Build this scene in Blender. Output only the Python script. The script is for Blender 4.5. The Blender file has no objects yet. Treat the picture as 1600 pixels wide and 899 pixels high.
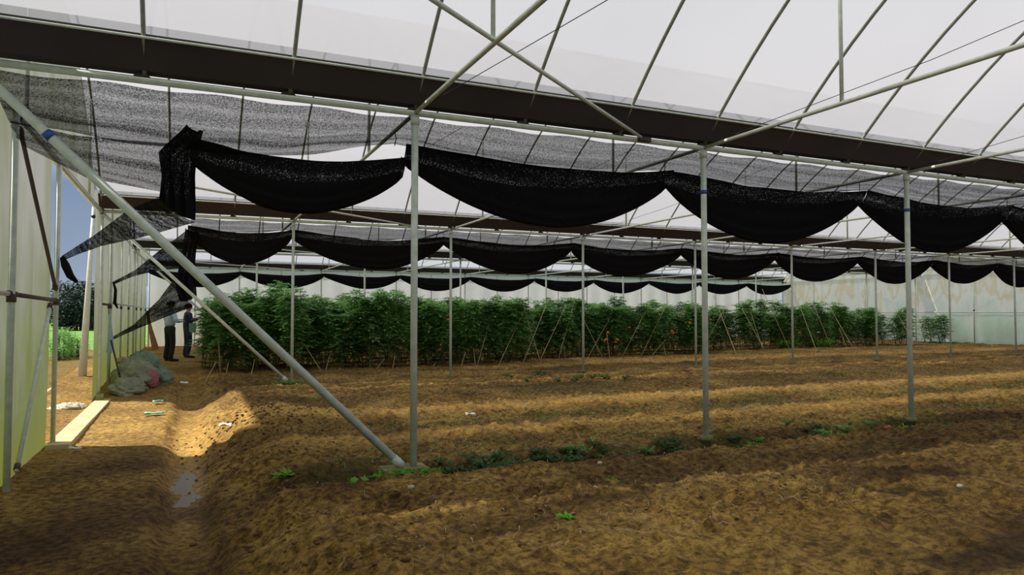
import bpy, math, random
import numpy as np
from mathutils import Vector, Matrix
random.seed(7)
RNG = np.random.default_rng(11)

# ------------------------------------------------------------------ camera, world, sun, exposure
SC = bpy.context.scene
COL = SC.collection
F, YAW, PITCH, EYE = 1108.7, .42636, .0367, 1.49
cd = bpy.data.cameras.new('camera'); cam = bpy.data.objects.new('camera', cd); COL.objects.link(cam)
cd.sensor_width = 36; cd.lens = 36 * F / 1600; cd.clip_start = .05; cd.clip_end = 2000
_fwd = Vector((math.sin(YAW) * math.cos(PITCH), math.cos(YAW) * math.cos(PITCH), math.sin(PITCH)))
_rt = Vector((math.cos(YAW), -math.sin(YAW), 0)); _up = _rt.cross(_fwd)
cam.matrix_world = Matrix(((_rt.x, _up.x, -_fwd.x, 0), (_rt.y, _up.y, -_fwd.y, 0), (_rt.z, _up.z, -_fwd.z, EYE), (0, 0, 0, 1)))
SC.camera = cam
SC.view_settings.view_transform = 'Standard'; SC.view_settings.look = 'None'
SC.view_settings.gamma = 1; SC.view_settings.use_curve_mapping = False
SC.view_settings.exposure = 0.0

world = bpy.data.worlds.new('world'); SC.world = world; world.use_nodes = True
wn = world.node_tree; wn.nodes.clear()
wo = wn.nodes.new('ShaderNodeOutputWorld'); wb = wn.nodes.new('ShaderNodeBackground')
wt = wn.nodes.new('ShaderNodeTexCoord'); ws = wn.nodes.new('ShaderNodeSeparateXYZ'); wr = wn.nodes.new('ShaderNodeValToRGB')
wz = wn.nodes.new('ShaderNodeTexNoise'); wz.inputs['Scale'].default_value = 3.0; wz.inputs['Detail'].default_value = 5
wma = wn.nodes.new('ShaderNodeMath'); wma.operation = 'MULTIPLY_ADD'; wma.inputs[1].default_value = .16
wn.links.new(wt.outputs['Generated'], ws.inputs[0]); wn.links.new(wt.outputs['Generated'], wz.inputs['Vector'])
wn.links.new(wz.outputs['Fac'], wma.inputs[0]); wn.links.new(ws.outputs['Z'], wma.inputs[2])
wn.links.new(wma.outputs[0], wr.inputs[0]); wn.links.new(wr.outputs[0], wb.inputs[0]); wn.links.new(wb.outputs[0], wo.inputs[0])
e = wr.color_ramp.elements
e[0].position = .05; e[0].color = (.52, .58, .66, 1)
e[1].position = 1.0; e[1].color = (.36, .42, .56, 1)
for p_, c_ in ((.12, (.30, .37, .49)), (.22, (.21, .29, .43)), (.34, (.80, .79, .79)), (.48, (.66, .70, .80)), (.66, (.42, .50, .68))):
    m_ = e.new(p_); m_.color = (*c_, 1)
wb.inputs[1].default_value = 1.0

SUN_DIR = Vector((2.7, -1.3, -3.7)).normalized()
sd = bpy.data.lights.new('sun', 'SUN'); sun = bpy.data.objects.new('sun', sd); COL.objects.link(sun)
sd.energy = 7.6; sd.angle = math.radians(1.6); sd.color = (1, .94, .83)
sun.rotation_euler = SUN_DIR.to_track_quat('-Z', 'Y').to_euler(); sun.location = (-20, 20, 40)

# ------------------------------------------------------------------ layout constants (metres)
H = 3.49            # height of the gutter pipes and tie bars
BAY = 3.6; X0 = 2.019; XL = X0 - BAY; XR = X0 + 9 * BAY
ROW = [6.785 + i * 9.088 for i in range(4)]; SPAN = 9.088
RB = 2.43           # rise of a hoop
def arch(d):        # height of a hoop at distance d from its foot
    t = min(max(d / SPAN, 0), 1); return H + 4 * RB * t * (1 - t)

def ray(px, py):
    return _fwd + _rt * ((px - 800) / F) - _up * ((py - 449.5) / F)
def on(px, py, ax, v):
    d = ray(px, py); o = Vector((0, 0, EYE)); t = (v - o[ax]) / d[ax]; return o + d * t

# ------------------------------------------------------------------ numpy noise
def _hash(ix, iy, s):
    n = (ix.astype(np.int64) * 374761393 + iy.astype(np.int64) * 668265263 + s * 1442695041) & 0x7fffffff
    n = ((n ^ (n >> 13)) * 1274126177) & 0x7fffffff
    return ((n ^ (n >> 16)) & 0xffff) / 65535.0
def vnoise(x, y, s=0):
    ix = np.floor(x); iy = np.floor(y); fx = x - ix; fy = y - iy
    fx = fx * fx * (3 - 2 * fx); fy = fy * fy * (3 - 2 * fy)
    a = _hash(ix, iy, s); b = _hash(ix + 1, iy, s); c = _hash(ix, iy + 1, s); d = _hash(ix + 1, iy + 1, s)
    return (a * (1 - fx) + b * fx) * (1 - fy) + (c * (1 - fx) + d * fx) * fy
def fbm(x, y, s=0, o=4):
    r = 0; a = .5; t = 0
    for i in range(o):
        r = r + a * vnoise(x * 2 ** i, y * 2 ** i, s + i * 7); t += a; a *= .5
    return r / t
def sstep(a, b, x):
    t = np.clip((x - a) / (b - a), 0, 1); return t * t * (3 - 2 * t)

# ------------------------------------------------------------------ materials
MATS = {}
class NM:
    def __init__(s, name):
        s.m = bpy.data.materials.new(name); s.m.use_nodes = True; s.t = s.m.node_tree; s.t.nodes.clear()
        s.o = s.t.nodes.new('ShaderNodeOutputMaterial'); MATS[name] = s.m
    def n(s, t, **k):
        x = s.t.nodes.new(t)
        for a, b in k.items():
            if a in x.inputs.keys() if hasattr(x.inputs, 'keys') else False: x.inputs[a].default_value = b
            else: setattr(x, a, b)
        return x
    def l(s, a, b): s.t.links.new(a, b)
def ramp(nm, src, stops):
    r = nm.n('ShaderNodeValToRGB'); nm.l(src, r.inputs[0]); el = r.color_ramp.elements
    el[0].position, el[0].color = stops[0][0], (*stops[0][1], 1); el[1].position, el[1].color = stops[-1][0], (*stops[-1][1], 1)
    for p, c in stops[1:-1]: q = el.new(p); q.color = (*c, 1)
    return r.outputs[0]
def noise(nm, scale, detail=4, vec=None, rough=.5):
    x = nm.n('ShaderNodeTexNoise'); x.inputs['Scale'].default_value = scale; x.inputs['Detail'].default_value = detail
    x.inputs['Roughness'].default_value = rough
    if vec is None: vec = nm.n('ShaderNodeTexCoord').outputs['Object']
    nm.l(vec, x.inputs['Vector']); return x.outputs['Fac']
def simple(name, c1, c2=None, rough=.6, metal=0, scale=8, bump=0, trans=0, spec=.5):
    nm = NM(name); b = nm.n('ShaderNodeBsdfPrincipled'); b.inputs['Roughness'].default_value = rough; b.inputs['Metallic'].default_value = metal
    b.inputs['Specular IOR Level'].default_value = spec
    f = noise(nm, scale)
    nm.l(ramp(nm, f, [(.3, c1), (.7, c2 or tuple(v * .8 for v in c1))]), b.inputs['Base Color'])
    if bump:
        bp = nm.n('ShaderNodeBump'); bp.inputs['Strength'].default_value = bump; bp.inputs['Distance'].default_value = .02
        nm.l(noise(nm, scale * 4), bp.inputs['Height']); nm.l(bp.outputs[0], b.inputs['Normal'])
    if trans:
        tr = nm.n('ShaderNodeBsdfTranslucent'); tr.inputs[0].default_value = (*[min(1, v * 1.3) for v in c1], 1)
        mx = nm.n('ShaderNodeMixShader'); mx.inputs[0].default_value = trans
        nm.l(b.outputs[0], mx.inputs[1]); nm.l(tr.outputs[0], mx.inputs[2]); nm.l(mx.outputs[0], nm.o.inputs[0])
    else: nm.l(b.outputs[0], nm.o.inputs[0])
    return nm.m
def zinc(name, c1, c2, rough=.45):
    return simple(name, c1, c2, rough=rough, metal=0, scale=14)
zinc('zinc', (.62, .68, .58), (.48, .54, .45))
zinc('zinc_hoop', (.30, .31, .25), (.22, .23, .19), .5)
simple('rust_steel', (.10, .07, .055), (.06, .045, .04), rough=.8, scale=3)
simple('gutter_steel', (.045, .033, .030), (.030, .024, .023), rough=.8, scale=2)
simple('blue_tape', (.03, .08, .30), rough=.5)
simple('mossy_concrete', (.26, .25, .09), (.14, .15, .06), rough=.95, scale=9, bump=.5)
simple('curb_concrete', (.62, .50, .28), (.48, .37, .20), rough=.95, scale=5, bump=.4)
simple('leaf', (.24, .45, .13), (.14, .30, .075), rough=.55, scale=1.5, trans=.45, spec=.3)
simple('leaf_dark', (.17, .35, .095), (.09, .22, .055), rough=.6, scale=1.5, trans=.35, spec=.3)
simple('leaf_bright', (.22, .52, .05), (.14, .38, .04), rough=.55, scale=3, trans=.45, spec=.3)
simple('weed_dark', (.07, .15, .03), (.04, .09, .02), rough=.6, scale=2, trans=.3)
simple('dry_leaf', (.32, .19, .06), (.18, .11, .035), rough=.8, scale=2)
simple('stem', (.12, .16, .05), (.09, .10, .04), rough=.7)
simple('tomato_skin', (.75, .09, .02), (.62, .12, .02), rough=.3, scale=3)
simple('bamboo', (.50, .42, .22), (.34, .27, .13), rough=.6, scale=4)
simple('bark', (.10, .075, .05), rough=.9)
simple('sack_grey', (.36, .37, .24), (.20, .21, .13), rough=.9, scale=4, bump=.7)
simple('sack_teal', (.24, .31, .20), (.13, .18, .12), rough=.9, scale=4, bump=.7)
simple('sack_pink', (.46, .17, .17), (.34, .12, .13), rough=.8, scale=4, bump=.4)
simple('sack_white', (.60, .54, .38), (.42, .36, .24), rough=.8, scale=5, bump=.5)
simple('cloth_blue', (.42, .55, .70), (.30, .42, .55), rough=.8, scale=3, trans=.4)
simple('board_wood', (.42, .18, .08), (.24, .10, .05), rough=.8, scale=4)
simple('straw', (.52, .42, .24), (.34, .25, .13), rough=.8, scale=4)
simple('clod', (.22, .125, .036), (.11, .055, .018), rough=1, scale=6, bump=.4)
simple('white_litter', (.85, .84, .80), rough=.6)
simple('teal_plastic', (.15, .55, .42), rough=.4)
simple('red_litter', (.50, .06, .06), rough=.6)
simple('skin', (.42, .24, .16), (.38, .21, .14), rough=.5, scale=4)
simple('hair', (.012, .010, .010), rough=.5)
simple('shirt_blue', (.58, .66, .82), (.50, .58, .76), rough=.8, scale=5)
simple('trousers_black', (.014, .014, .018), rough=.8)
simple('suit_navy', (.022, .027, .055), (.014, .018, .038), rough=.8)
simple('shoe', (.015, .012, .01), rough=.4)
simple('bag_green', (.20, .38, .30), rough=.6)
simple('far_tree', (.045, .075, .055), (.03, .05, .042), rough=.9, scale=.8)
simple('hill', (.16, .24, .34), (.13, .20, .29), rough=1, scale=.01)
simple('field_grass', (.16, .34, .035), (.09, .21, .025), rough=.9, scale=.25)
simple('white_pipe', (.80, .80, .72), (.66, .66, .55), rough=.5, trans=.25)
simple('rope', (.03, .028, .026), rough=.9)

def film(name, roof):
    nm = NM(name)
    tc = nm.n('ShaderNodeTexCoord'); ob = tc.outputs['Object']
    if roof:
        f = noise(nm, .35, 4, ob); col = ramp(nm, f, [(.3, (.485, .49, .525)), (.7, (.53, .535, .57))])
        dens = None
    else:
        mp = nm.n('ShaderNodeMapping'); mp.inputs['Scale'].default_value = (1, 1, .35); nm.l(ob, mp.inputs[0])
        f = noise(nm, 1.3, 6, mp.outputs[0], .6)
        sp = nm.n('ShaderNodeSeparateXYZ'); nm.l(ob, sp.inputs[0])
        # grime and algae gather towards the foot of the sheet, with streaks of their own
        mr = nm.n('ShaderNodeMapRange'); nm.l(sp.outputs['Z'], mr.inputs[0])
        mr.inputs[1].default_value = -.4; mr.inputs[2].default_value = 2.6; mr.inputs[3].default_value = .55; mr.inputs[4].default_value = 0
        ad = nm.n('ShaderNodeMath'); ad.operation = 'ADD'; nm.l(f, ad.inputs[0]); nm.l(mr.outputs[0], ad.inputs[1])
        cols = {'film_left': [(.36, (.33, .34, .34)), (.58, (.26, .275, .23)), (.85, (.165, .20, .095)), (1.0, (.17, .20, .05))],
                'film_right': [(.40, (.90, .88, .74)), (.5, (.78, .70, .46)), (.56, (.88, .86, .72)), (.80, (.66, .76, .62)), (1.0, (.52, .62, .46))],
                'film_back': [(.4, (.66, .645, .64)), (.7, (.60, .585, .57)), (1.0, (.52, .50, .46))]}[name]
        col = ramp(nm, ad.outputs[0], cols)
    tr = nm.n('ShaderNodeBsdfTranslucent'); df = nm.n('ShaderNodeBsdfDiffuse'); tp = nm.n('ShaderNodeBsdfTransparent')
    for q in (tr, df): nm.l(col, q.inputs[0])
    if name == 'film_back': tp.inputs[0].default_value = (.9, .9, .9, 1)
    elif not roof: nm.l(col, tp.inputs[0])
    m1 = nm.n('ShaderNodeMixShader'); m1.inputs[0].default_value = .42 if roof else .40; nm.l(tr.outputs[0], m1.inputs[1]); nm.l(df.outputs[0], m1.inputs[2])
    m2 = nm.n('ShaderNodeMixShader'); m2.inputs[0].default_value = .17 if roof else .07
    nm.l(m1.outputs[0], m2.inputs[1]); nm.l(tp.outputs[0], m2.inputs[2]); nm.l(m2.outputs[0], nm.o.inputs[0])
    return nm.m
film('film_roof', True); film('film_left', False); film('film_right', False); film('film_back', False)

def net(name, hole, sc=46):
    nm = NM(name); tc = nm.n('ShaderNodeTexCoord'); ob = tc.outputs['Object']
    mp = nm.n('ShaderNodeMapping'); mp.inputs['Scale'].default_value = (.8, 1.3, 1); nm.l(ob, mp.inputs[0])
    f = noise(nm, sc, 2, mp.outputs[0], .7)
    mp2 = nm.n('ShaderNodeMapping'); mp2.inputs['Scale'].default_value = (.05, 9, 1.5); nm.l(ob, mp2.inputs[0])
    g = noise(nm, 1.3, 3, mp2.outputs[0])
    a = nm.n('ShaderNodeMath'); a.operation = 'MULTIPLY_ADD'; nm.l(f, a.inputs[0]); a.inputs[1].default_value = 1.5; a.inputs[2].default_value = hole - .75
    a2 = nm.n('ShaderNodeMath'); a2.operation = 'MULTIPLY_ADD'; nm.l(g, a2.inputs[0]); a2.inputs[1].default_value = .9; nm.l(a.outputs[0], a2.inputs[2])
    a3 = nm.n('ShaderNodeMath'); a3.operation = 'SUBTRACT'; nm.l(a2.outputs[0], a3.inputs[0]); a3.inputs[1].default_value = .45; a3.use_clamp = True
    df = nm.n('ShaderNodeBsdfDiffuse'); df.inputs[0].default_value = (.014, .014, .016, 1); tp = nm.n('ShaderNodeBsdfTransparent')
    mx = nm.n('ShaderNodeMixShader'); nm.l(a3.outputs[0], mx.inputs[0]); nm.l(df.outputs[0], mx.inputs[1]); nm.l(tp.outputs[0], mx.inputs[2]); nm.l(mx.outputs[0], nm.o.inputs[0])
net('net_sheet', .27, 95); net('net_swag', -.19, 90); net('net_tail', .08, 70)

def soil():
    nm = NM('soil'); b = nm.n('ShaderNodeBsdfPrincipled'); b.inputs['Specular IOR Level'].default_value = .25
    at = nm.n('ShaderNodeAttribute'); at.attribute_name = 'soil_and_light'; at.attribute_type = 'GEOMETRY'
    sp = nm.n('ShaderNodeSeparateColor'); nm.l(at.outputs['Color'], sp.inputs[0])
    geo = nm.n('ShaderNodeTexCoord').outputs['Object']
    n1 = noise(nm, 1.1, 6, geo, .6); n2 = noise(nm, 14, 6, geo, .7); n3 = noise(nm, 60, 3, geo, .7)
    ma = nm.n('ShaderNodeMath'); ma.operation = 'MULTIPLY_ADD'; nm.l(n2, ma.inputs[0]); ma.inputs[1].default_value = .9; nm.l(n1, ma.inputs[2])
    mb = nm.n('ShaderNodeMath'); mb.operation = 'MULTIPLY_ADD'; nm.l(n3, mb.inputs[0]); mb.inputs[1].default_value = .5; nm.l(ma.outputs[0], mb.inputs[2])
    mc = nm.n('ShaderNodeMath'); mc.operation = 'MULTIPLY'; nm.l(mb.outputs[0], mc.inputs[0]); mc.inputs[1].default_value = .5
    base = ramp(nm, mc.outputs[0], [(.44, (.065, .029, .008)), (.54, (.175, .092, .021)), (.62, (.30, .175, .040)), (.72, (.46, .30, .080))])
    def mix(col, tgt, fac):
        m = nm.n('ShaderNodeMix'); m.data_type = 'RGBA'; nm.l(fac, m.inputs[0]); nm.l(col, m.inputs[6])
        m.inputs[7].default_value = (*tgt, 1); return m
    # red channel: wet clay and painted shade; green: moss and seedlings; blue: pale silt and painted sunlight
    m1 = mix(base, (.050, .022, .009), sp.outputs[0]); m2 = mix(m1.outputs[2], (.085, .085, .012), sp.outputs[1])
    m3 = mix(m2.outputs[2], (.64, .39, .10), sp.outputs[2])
    m4 = nm.n('ShaderNodeMix'); m4.data_type = 'RGBA'; m4.blend_type = 'MULTIPLY'; m4.inputs[0].default_value = .7
    nm.l(m3.outputs[2], m4.inputs[6]); nm.l(ramp(nm, n2, [(.38, (.30, .28, .26)), (.58, (1.3, 1.3, 1.3))]), m4.inputs[7])
    nm.l(m4.outputs[2], b.inputs['Base Color'])
    al = nm.n('ShaderNodeMath'); al.operation = 'MULTIPLY_ADD'; nm.l(at.outputs['Alpha'], al.inputs[0]); al.inputs[1].default_value = -.72; al.inputs[2].default_value = .95
    nm.l(al.outputs[0], b.inputs['Roughness'])
    bp = nm.n('ShaderNodeBump'); bp.inputs['Strength'].default_value = 1; bp.inputs['Distance'].default_value = .05
    ms = nm.n('ShaderNodeMath'); ms.operation = 'MULTIPLY_ADD'; nm.l(n3, ms.inputs[0]); ms.inputs[1].default_value = .35; nm.l(n2, ms.inputs[2])
    nm.l(ms.outputs[0], bp.inputs['Height']); nm.l(bp.outputs[0], b.inputs['Normal'])
    nm.l(b.outputs[0], nm.o.inputs[0])
soil()
M = MATS

# ------------------------------------------------------------------ object helpers
def tag(o, label=None, cat=None, group=None, kind=None):
    if label: o['label'] = label
    if cat: o['category'] = cat
    if group: o['group'] = group
    if kind: o['kind'] = kind
    return o
def empty(name, loc, rz=0):
    o = bpy.data.objects.new(name, None); COL.objects.link(o); o.location = loc; o.rotation_euler = (0, 0, rz); o.empty_display_size = .2
    return o
def link_mesh(name, me, mat, parent=None):
    o = bpy.data.objects.new(name, me); COL.objects.link(o)
    if mat is not None and len(me.materials) == 0: me.materials.append(mat)
    if parent is not None: o.parent = parent
    return o
def copy_tree(o, parent=None):
    c = o.copy(); COL.objects.link(c); c.parent = parent
    for ch in [x for x in o.children]: copy_tree(ch, c)
    return c
class MB:
    def __init__(s): s.v = []; s.f = []
    def tube(s, p0, p1, r0, r1=None, n=10): return s.path([p0, p1], [r0, r1 if r1 is not None else r0], n)
    def path(s, pts, rads, n=10, closed=False):
        pts = [Vector(p) for p in pts]
        if not isinstance(rads, (list, tuple)): rads = [rads] * len(pts)
        base = len(s.v); prev = None
        for i, p in enumerate(pts):
            a = pts[max(i - 1, 0)]; b = pts[min(i + 1, len(pts) - 1)]; t = (b - a).normalized()
            if prev is None:
                u = t.cross(Vector((0, 0, 1)) if abs(t.z) < .9 else Vector((1, 0, 0))).normalized()
            else: u = (prev - t * prev.dot(t)).normalized()
            prev = u; w = t.cross(u)
            for k in range(n):
                an = 2 * math.pi * k / n; s.v.append(tuple(p + (u * math.cos(an) + w * math.sin(an)) * rads[i]))
        for i in range(len(pts) - 1):
            for k in range(n):
                a = base + i * n + k; b = base + i * n + (k + 1) % n; s.f.append((a, b, b + n, a + n))
        s.f.append(tuple(base + k for k in range(n))[::-1]); L = base + (len(pts) - 1) * n
        s.f.append(tuple(L + k for k in range(n)))
        return s
    def box(s, c, size, rz=0, taper=1.0, M_=None):
        b = len(s.v); x, y, z = [q / 2 for q in size]
        for dz in (-1, 1):
            k = taper if dz > 0 else 1
            for dx, dy in ((-1, -1), (1, -1), (1, 1), (-1, 1)):
                p = Vector((dx * x * k, dy * y * k, dz * z))
                if M_ is not None: p = M_ @ p
                p = Matrix.Rotation(rz, 3, 'Z') @ p; s.v.append(tuple(p + Vector(c)))
        for q in ((0, 3, 2, 1), (4, 5, 6, 7), (0, 1, 5, 4), (1, 2, 6, 5), (2, 3, 7, 6), (3, 0, 4, 7)): s.f.append(tuple(b + i for i in q))
        return s
    def grid(s, fn, nu, nv):
        b = len(s.v)
        for j in range(nv + 1):
            for i in range(nu + 1): s.v.append(tuple(fn(i / nu, j / nv)))
        for j in range(nv):
            for i in range(nu):
                a = b + j * (nu + 1) + i; s.f.append((a, a + 1, a + nu + 2, a + nu + 1))
        return s
    def blob(s, c, r, seg=10, rings=7, amp=.15, seed=0):
        b = len(s.v); rr = random.Random(seed)
        s.v.append((c[0], c[1], c[2] - r[2]))
        for j in range(1, rings):
            th = math.pi * j / rings
            for i in range(seg):
                ph = 2 * math.pi * i / seg; k = 1 + rr.uniform(-amp, amp)
                s.v.append((c[0] + r[0] * math.sin(th) * math.cos(ph) * k, c[1] + r[1] * math.sin(th) * math.sin(ph) * k, c[2] - r[2] * math.cos(th) * k))
        s.v.append((c[0], c[1], c[2] + r[2])); T = len(s.v) - 1
        for i in range(seg):
            s.f.append((b, b + 1 + (i + 1) % seg, b + 1 + i)); L = b + 1 + (rings - 2) * seg
            s.f.append((T, L + i, L + (i + 1) % seg))
            for j in range(rings - 2):
                a = b + 1 + j * seg; s.f.append((a + i, a + (i + 1) % seg, a + seg + (i + 1) % seg, a + seg + i))
        return s
    def mesh(s, name, off=(0, 0, 0), smooth=True):
        me = bpy.data.meshes.new(name); o = Vector(off)
        me.from_pydata([tuple(Vector(p) - o) for p in s.v], [], s.f)
        if smooth: me.polygons.foreach_set('use_smooth', [True] * len(me.polygons))
        me.update(); return me
    def build(s, name, mat, parent=None, smooth=True, base=None):
        off = parent.matrix_basis.translation if (parent is not None and base is None) else (base or (0, 0, 0))
        if parent is not None and parent.parent is not None: off = Vector(off) + parent.parent.matrix_basis.translation
        o = link_mesh(name, s.mesh(name, off, smooth), M[mat] if isinstance(mat, str) else mat, parent)
        if parent is None and base is not None: o.location = base
        return o
ORD = ['first', 'second', 'third', 'fourth', 'fifth', 'sixth', 'seventh', 'eighth', 'ninth', 'tenth', 'eleventh', 'twelfth', 'thirteenth', 'fourteenth', 'fifteenth',
       'sixteenth', 'seventeenth', 'eighteenth', 'nineteenth', 'twentieth'] 
def ordn(i):
    if i < 20: return ORD[i]
    t, u = divmod(i + 1, 10); T = {2: 'twenty', 3: 'thirty', 4: 'forty', 5: 'fifty', 6: 'sixty'}[t]
    return {2: 'twentieth', 3: 'thirtieth', 4: 'fortieth', 5: 'fiftieth', 6: 'sixtieth'}[t] if u == 0 else T + '-' + ORD[u - 1]

# ------------------------------------------------------------------ the ground inside
def ground_z(x, y):
    x = np.asarray(x, float); y = np.asarray(y, float)
    wob = (fbm(y * .7, y * 0, 3) - .5) * .22
    low = -.23 * (1 - sstep(14, 21, y) * 1.35)                      # the walkway lies lower near the doorway
    edge = sstep(.16, .95, x + wob + (fbm(x * 2.6, y * 2.6, 9) - .5) * .6)
    z = low * (1 - edge)
    tw = np.abs(x + wob * .7 + (fbm(x * 3, y * 3, 13, 3) - .5) * .16) / .24
    tr = np.exp(-tw ** 4)                                            # drainage trench along the walkway
    z = z - tr * (.14 + .02 * np.sin(y * .9)) * (1 - sstep(18, 22, y)) * sstep(2.5, 4.5, y)
    hx = np.clip((x - .45) / .8, 0, 1)
    rid = .035 * np.cos((y - 8.25) / 2.15 * 2 * math.pi) * sstep(7, 7.8, y) * (1 - sstep(17.2, 18.4, y)) * hx
    z = z + rid
    mound = .15 * np.exp(-((x - 1.05) / .75) ** 2 - ((y - 10.7) / 1.1) ** 2) + .05 * np.exp(-((x - .9) / .4) ** 2 - ((y - 8.0) / 1.6) ** 2)
    z = z + mound
    ditch = np.exp(-((y - 6.55 - .10 * np.sin(x * .9)) / .22) ** 2) * hx * .15
    for k in range(4):                                                # soil washed out around the front footings
        ditch = ditch + .10 * np.exp(-((x - X0 - k * BAY) / .35) ** 2 - ((y - 6.6) / .28) ** 2)
    z = z - ditch + .05 * hx * np.exp(-((y - 5.9) / .4) ** 2)
    z = z + .05 * sstep(18, 19, y) * hx
    rough = (fbm(x * 2.3, y * 2.3, 21, 5) - .5) * .12 * (.45 + .55 * edge)
    cl = fbm(x * 9, y * 9, 31, 3); rough = rough + np.clip(cl - .55, 0, 1) * .16 * (.15 + .85 * edge)
    cl2 = vnoise(x * 22, y * 22, 51); rough = rough + np.clip(cl2 - .55, 0, 1) * .06 * (.25 + .75 * edge)
    return z + rough * (1 - .7 * tr)
def gz(x, y): return float(ground_z(np.array([x]), np.array([y]))[0])

def make_floor():
    ys = [-6]; 
    while ys[-1] < 3.4: ys.append(ys[-1] + .12)
    while ys[-1] < 36: ys.append(ys[-1] + max(.016, ys[-1] * .0048))
    xs = list(np.arange(-2.6, 9.5, .024)); 
    while xs[-1] < 37: xs.append(xs[-1] + .024 + (xs[-1] - 9.5) * .006)
    ys = np.array(ys); xs = np.array(xs); X, Y = np.meshgrid(xs, ys); Z = ground_z(X, Y)
    nx, ny = len(xs), len(ys)
    co = np.stack([X, Y, Z], -1).reshape(-1, 3)
    me = bpy.data.meshes.new('floor'); me.vertices.add(nx * ny); me.vertices.foreach_set('co', co.ravel())
    i = np.arange(nx * ny).reshape(ny, nx); q = np.stack([i[:-1, :-1], i[:-1, 1:], i[1:, 1:], i[1:, :-1]], -1).reshape(-1, 4)
    me.loops.add(q.size); me.loops.foreach_set('vertex_index', q.ravel())
    me.polygons.add(len(q)); me.polygons.foreach_set('loop_start', np.arange(0, q.size, 4)); me.polygons.foreach_set('loop_total', np.full(len(q), 4))
    me.polygons.foreach_set('use_smooth', np.ones(len(q), bool)); me.update()
    x, y = X.ravel(), Y.ravel()
    big = fbm(x * .45, y * .9, 71, 4); mid = fbm(x * 1.7, y * 2.6, 81, 4)
    edge = sstep(.2, .6, x); tr = np.exp(-((x) / .25) ** 2) * (1 - sstep(17, 22, y))
    hx = np.clip((x - .45) / .8, 0, 1)
    damp_shade = np.clip((big - .42) * 1.6, 0, .55) 
    damp_shade = damp_shade + .55 * (1 - edge) * (1 - sstep(6.5, 9.0, y))                       # shade over the front walkway, painted into the soil
    damp_shade = damp_shade + .75 * np.exp(-((y - 6.6) / .38) ** 2) * hx
    damp_shade = damp_shade + .40 * (np.exp(-((y - 17.2) / .8) ** 2) + .8 * np.exp(-((y - 12.8) / 1.0) ** 2)) * hx  # shaded strips between the sunlit ones, painted as darker soil
    blot = sstep(.56, .66, fbm(x * 1.1, y * 2.2, 91, 3)); damp_shade = damp_shade + .5 * blot * sstep(6, 4.4, y) * edge
    damp_shade = damp_shade + .5 * (y < 8.2) * (y > 6.3) * 0
    moss = np.clip((mid - .42) * 2.6, 0, 1) * hx * (np.exp(-((y - 7.25) / .42) ** 2) * .9 + np.exp(-((y - 9.35) / .45) ** 2) * .8 + np.exp(-((y - 12.3) / .6) ** 2) * .5 + .9 * np.exp(-((y - 6.6) / .3) ** 2) + .5 * np.exp(-((y - 15.9) / .5) ** 2))
    moss = moss + .22 * hx * np.clip(big, 0, 1) * sstep(4.2, 6.8, y) + .30 * edge * (1 - sstep(4.5, 6.2, y)) * mid
    tan_tone = 1.15 * hx * (np.exp(-((y - 10.45) / .42) ** 2) + .75 * np.exp(-((y - 8.25) / .30) ** 2) + .6 * np.exp(-((y - 14.9) / .45) ** 2) + .35 * np.exp(-((y - 18.4) / .4) ** 2)) * (.35 + mid)  # sunlit stripes along the ridges, painted as paler soil
    tan_tone = tan_tone + .55 * np.exp(-((x - .95) / .8) ** 2 - ((y - 10.7) / 1.2) ** 2) + .25 * (1 - edge) * sstep(9, 10.5, y)  # sun patch on mound and walkway, painted into the soil colour
    tan_tone = tan_tone + .12 * edge * (1 - sstep(4.2, 5.6, y)) * np.clip(mid * 1.3, 0, 1) * (1 - blot)  # sunlight on the front ground, painted in as a lighter tone
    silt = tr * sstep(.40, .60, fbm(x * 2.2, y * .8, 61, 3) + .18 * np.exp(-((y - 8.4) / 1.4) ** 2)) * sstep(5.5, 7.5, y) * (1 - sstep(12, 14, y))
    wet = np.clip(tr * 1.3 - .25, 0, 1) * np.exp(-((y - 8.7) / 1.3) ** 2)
    tan_tone = np.clip(tan_tone + .35 * silt, 0, .9); damp_shade = np.clip(damp_shade * (1 - .8 * silt), 0, .92)
    c = np.stack([damp_shade, np.clip(moss, 0, .85), tan_tone, wet], -1).astype(np.float32)
    a = me.color_attributes.new('soil_and_light', 'FLOAT_COLOR', 'POINT'); a.data.foreach_set('color', c.ravel())
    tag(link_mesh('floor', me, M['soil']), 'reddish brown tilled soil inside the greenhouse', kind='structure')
make_floor()

nm = NM('puddle_water'); b_ = nm.n('ShaderNodeBsdfPrincipled'); b_.inputs['Base Color'].default_value = (.12, .085, .045, 1); b_.inputs['Roughness'].default_value = .28
nm.l(b_.outputs[0], nm.o.inputs[0])
zf = float(np.percentile(ground_z(np.linspace(-.12, .12, 12)[None, :] + np.zeros((30, 1)), np.linspace(7.6, 9.3, 30)[:, None] + np.zeros((1, 12))), 58))
mb = MB(); mb.grid(lambda u, v: ((u - .5) * (.36 + .10 * math.sin(v * 7)) * (math.sin(math.pi * v) ** .5 + .01) - .02, 7.4 + 2.1 * v, zf), 10, 24)
tag(mb.build('puddle', MATS['puddle_water'], base=(0, 8.4, zf)), 'shallow muddy puddle reflecting the roof in the bottom of the trench', 'puddle')

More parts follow.
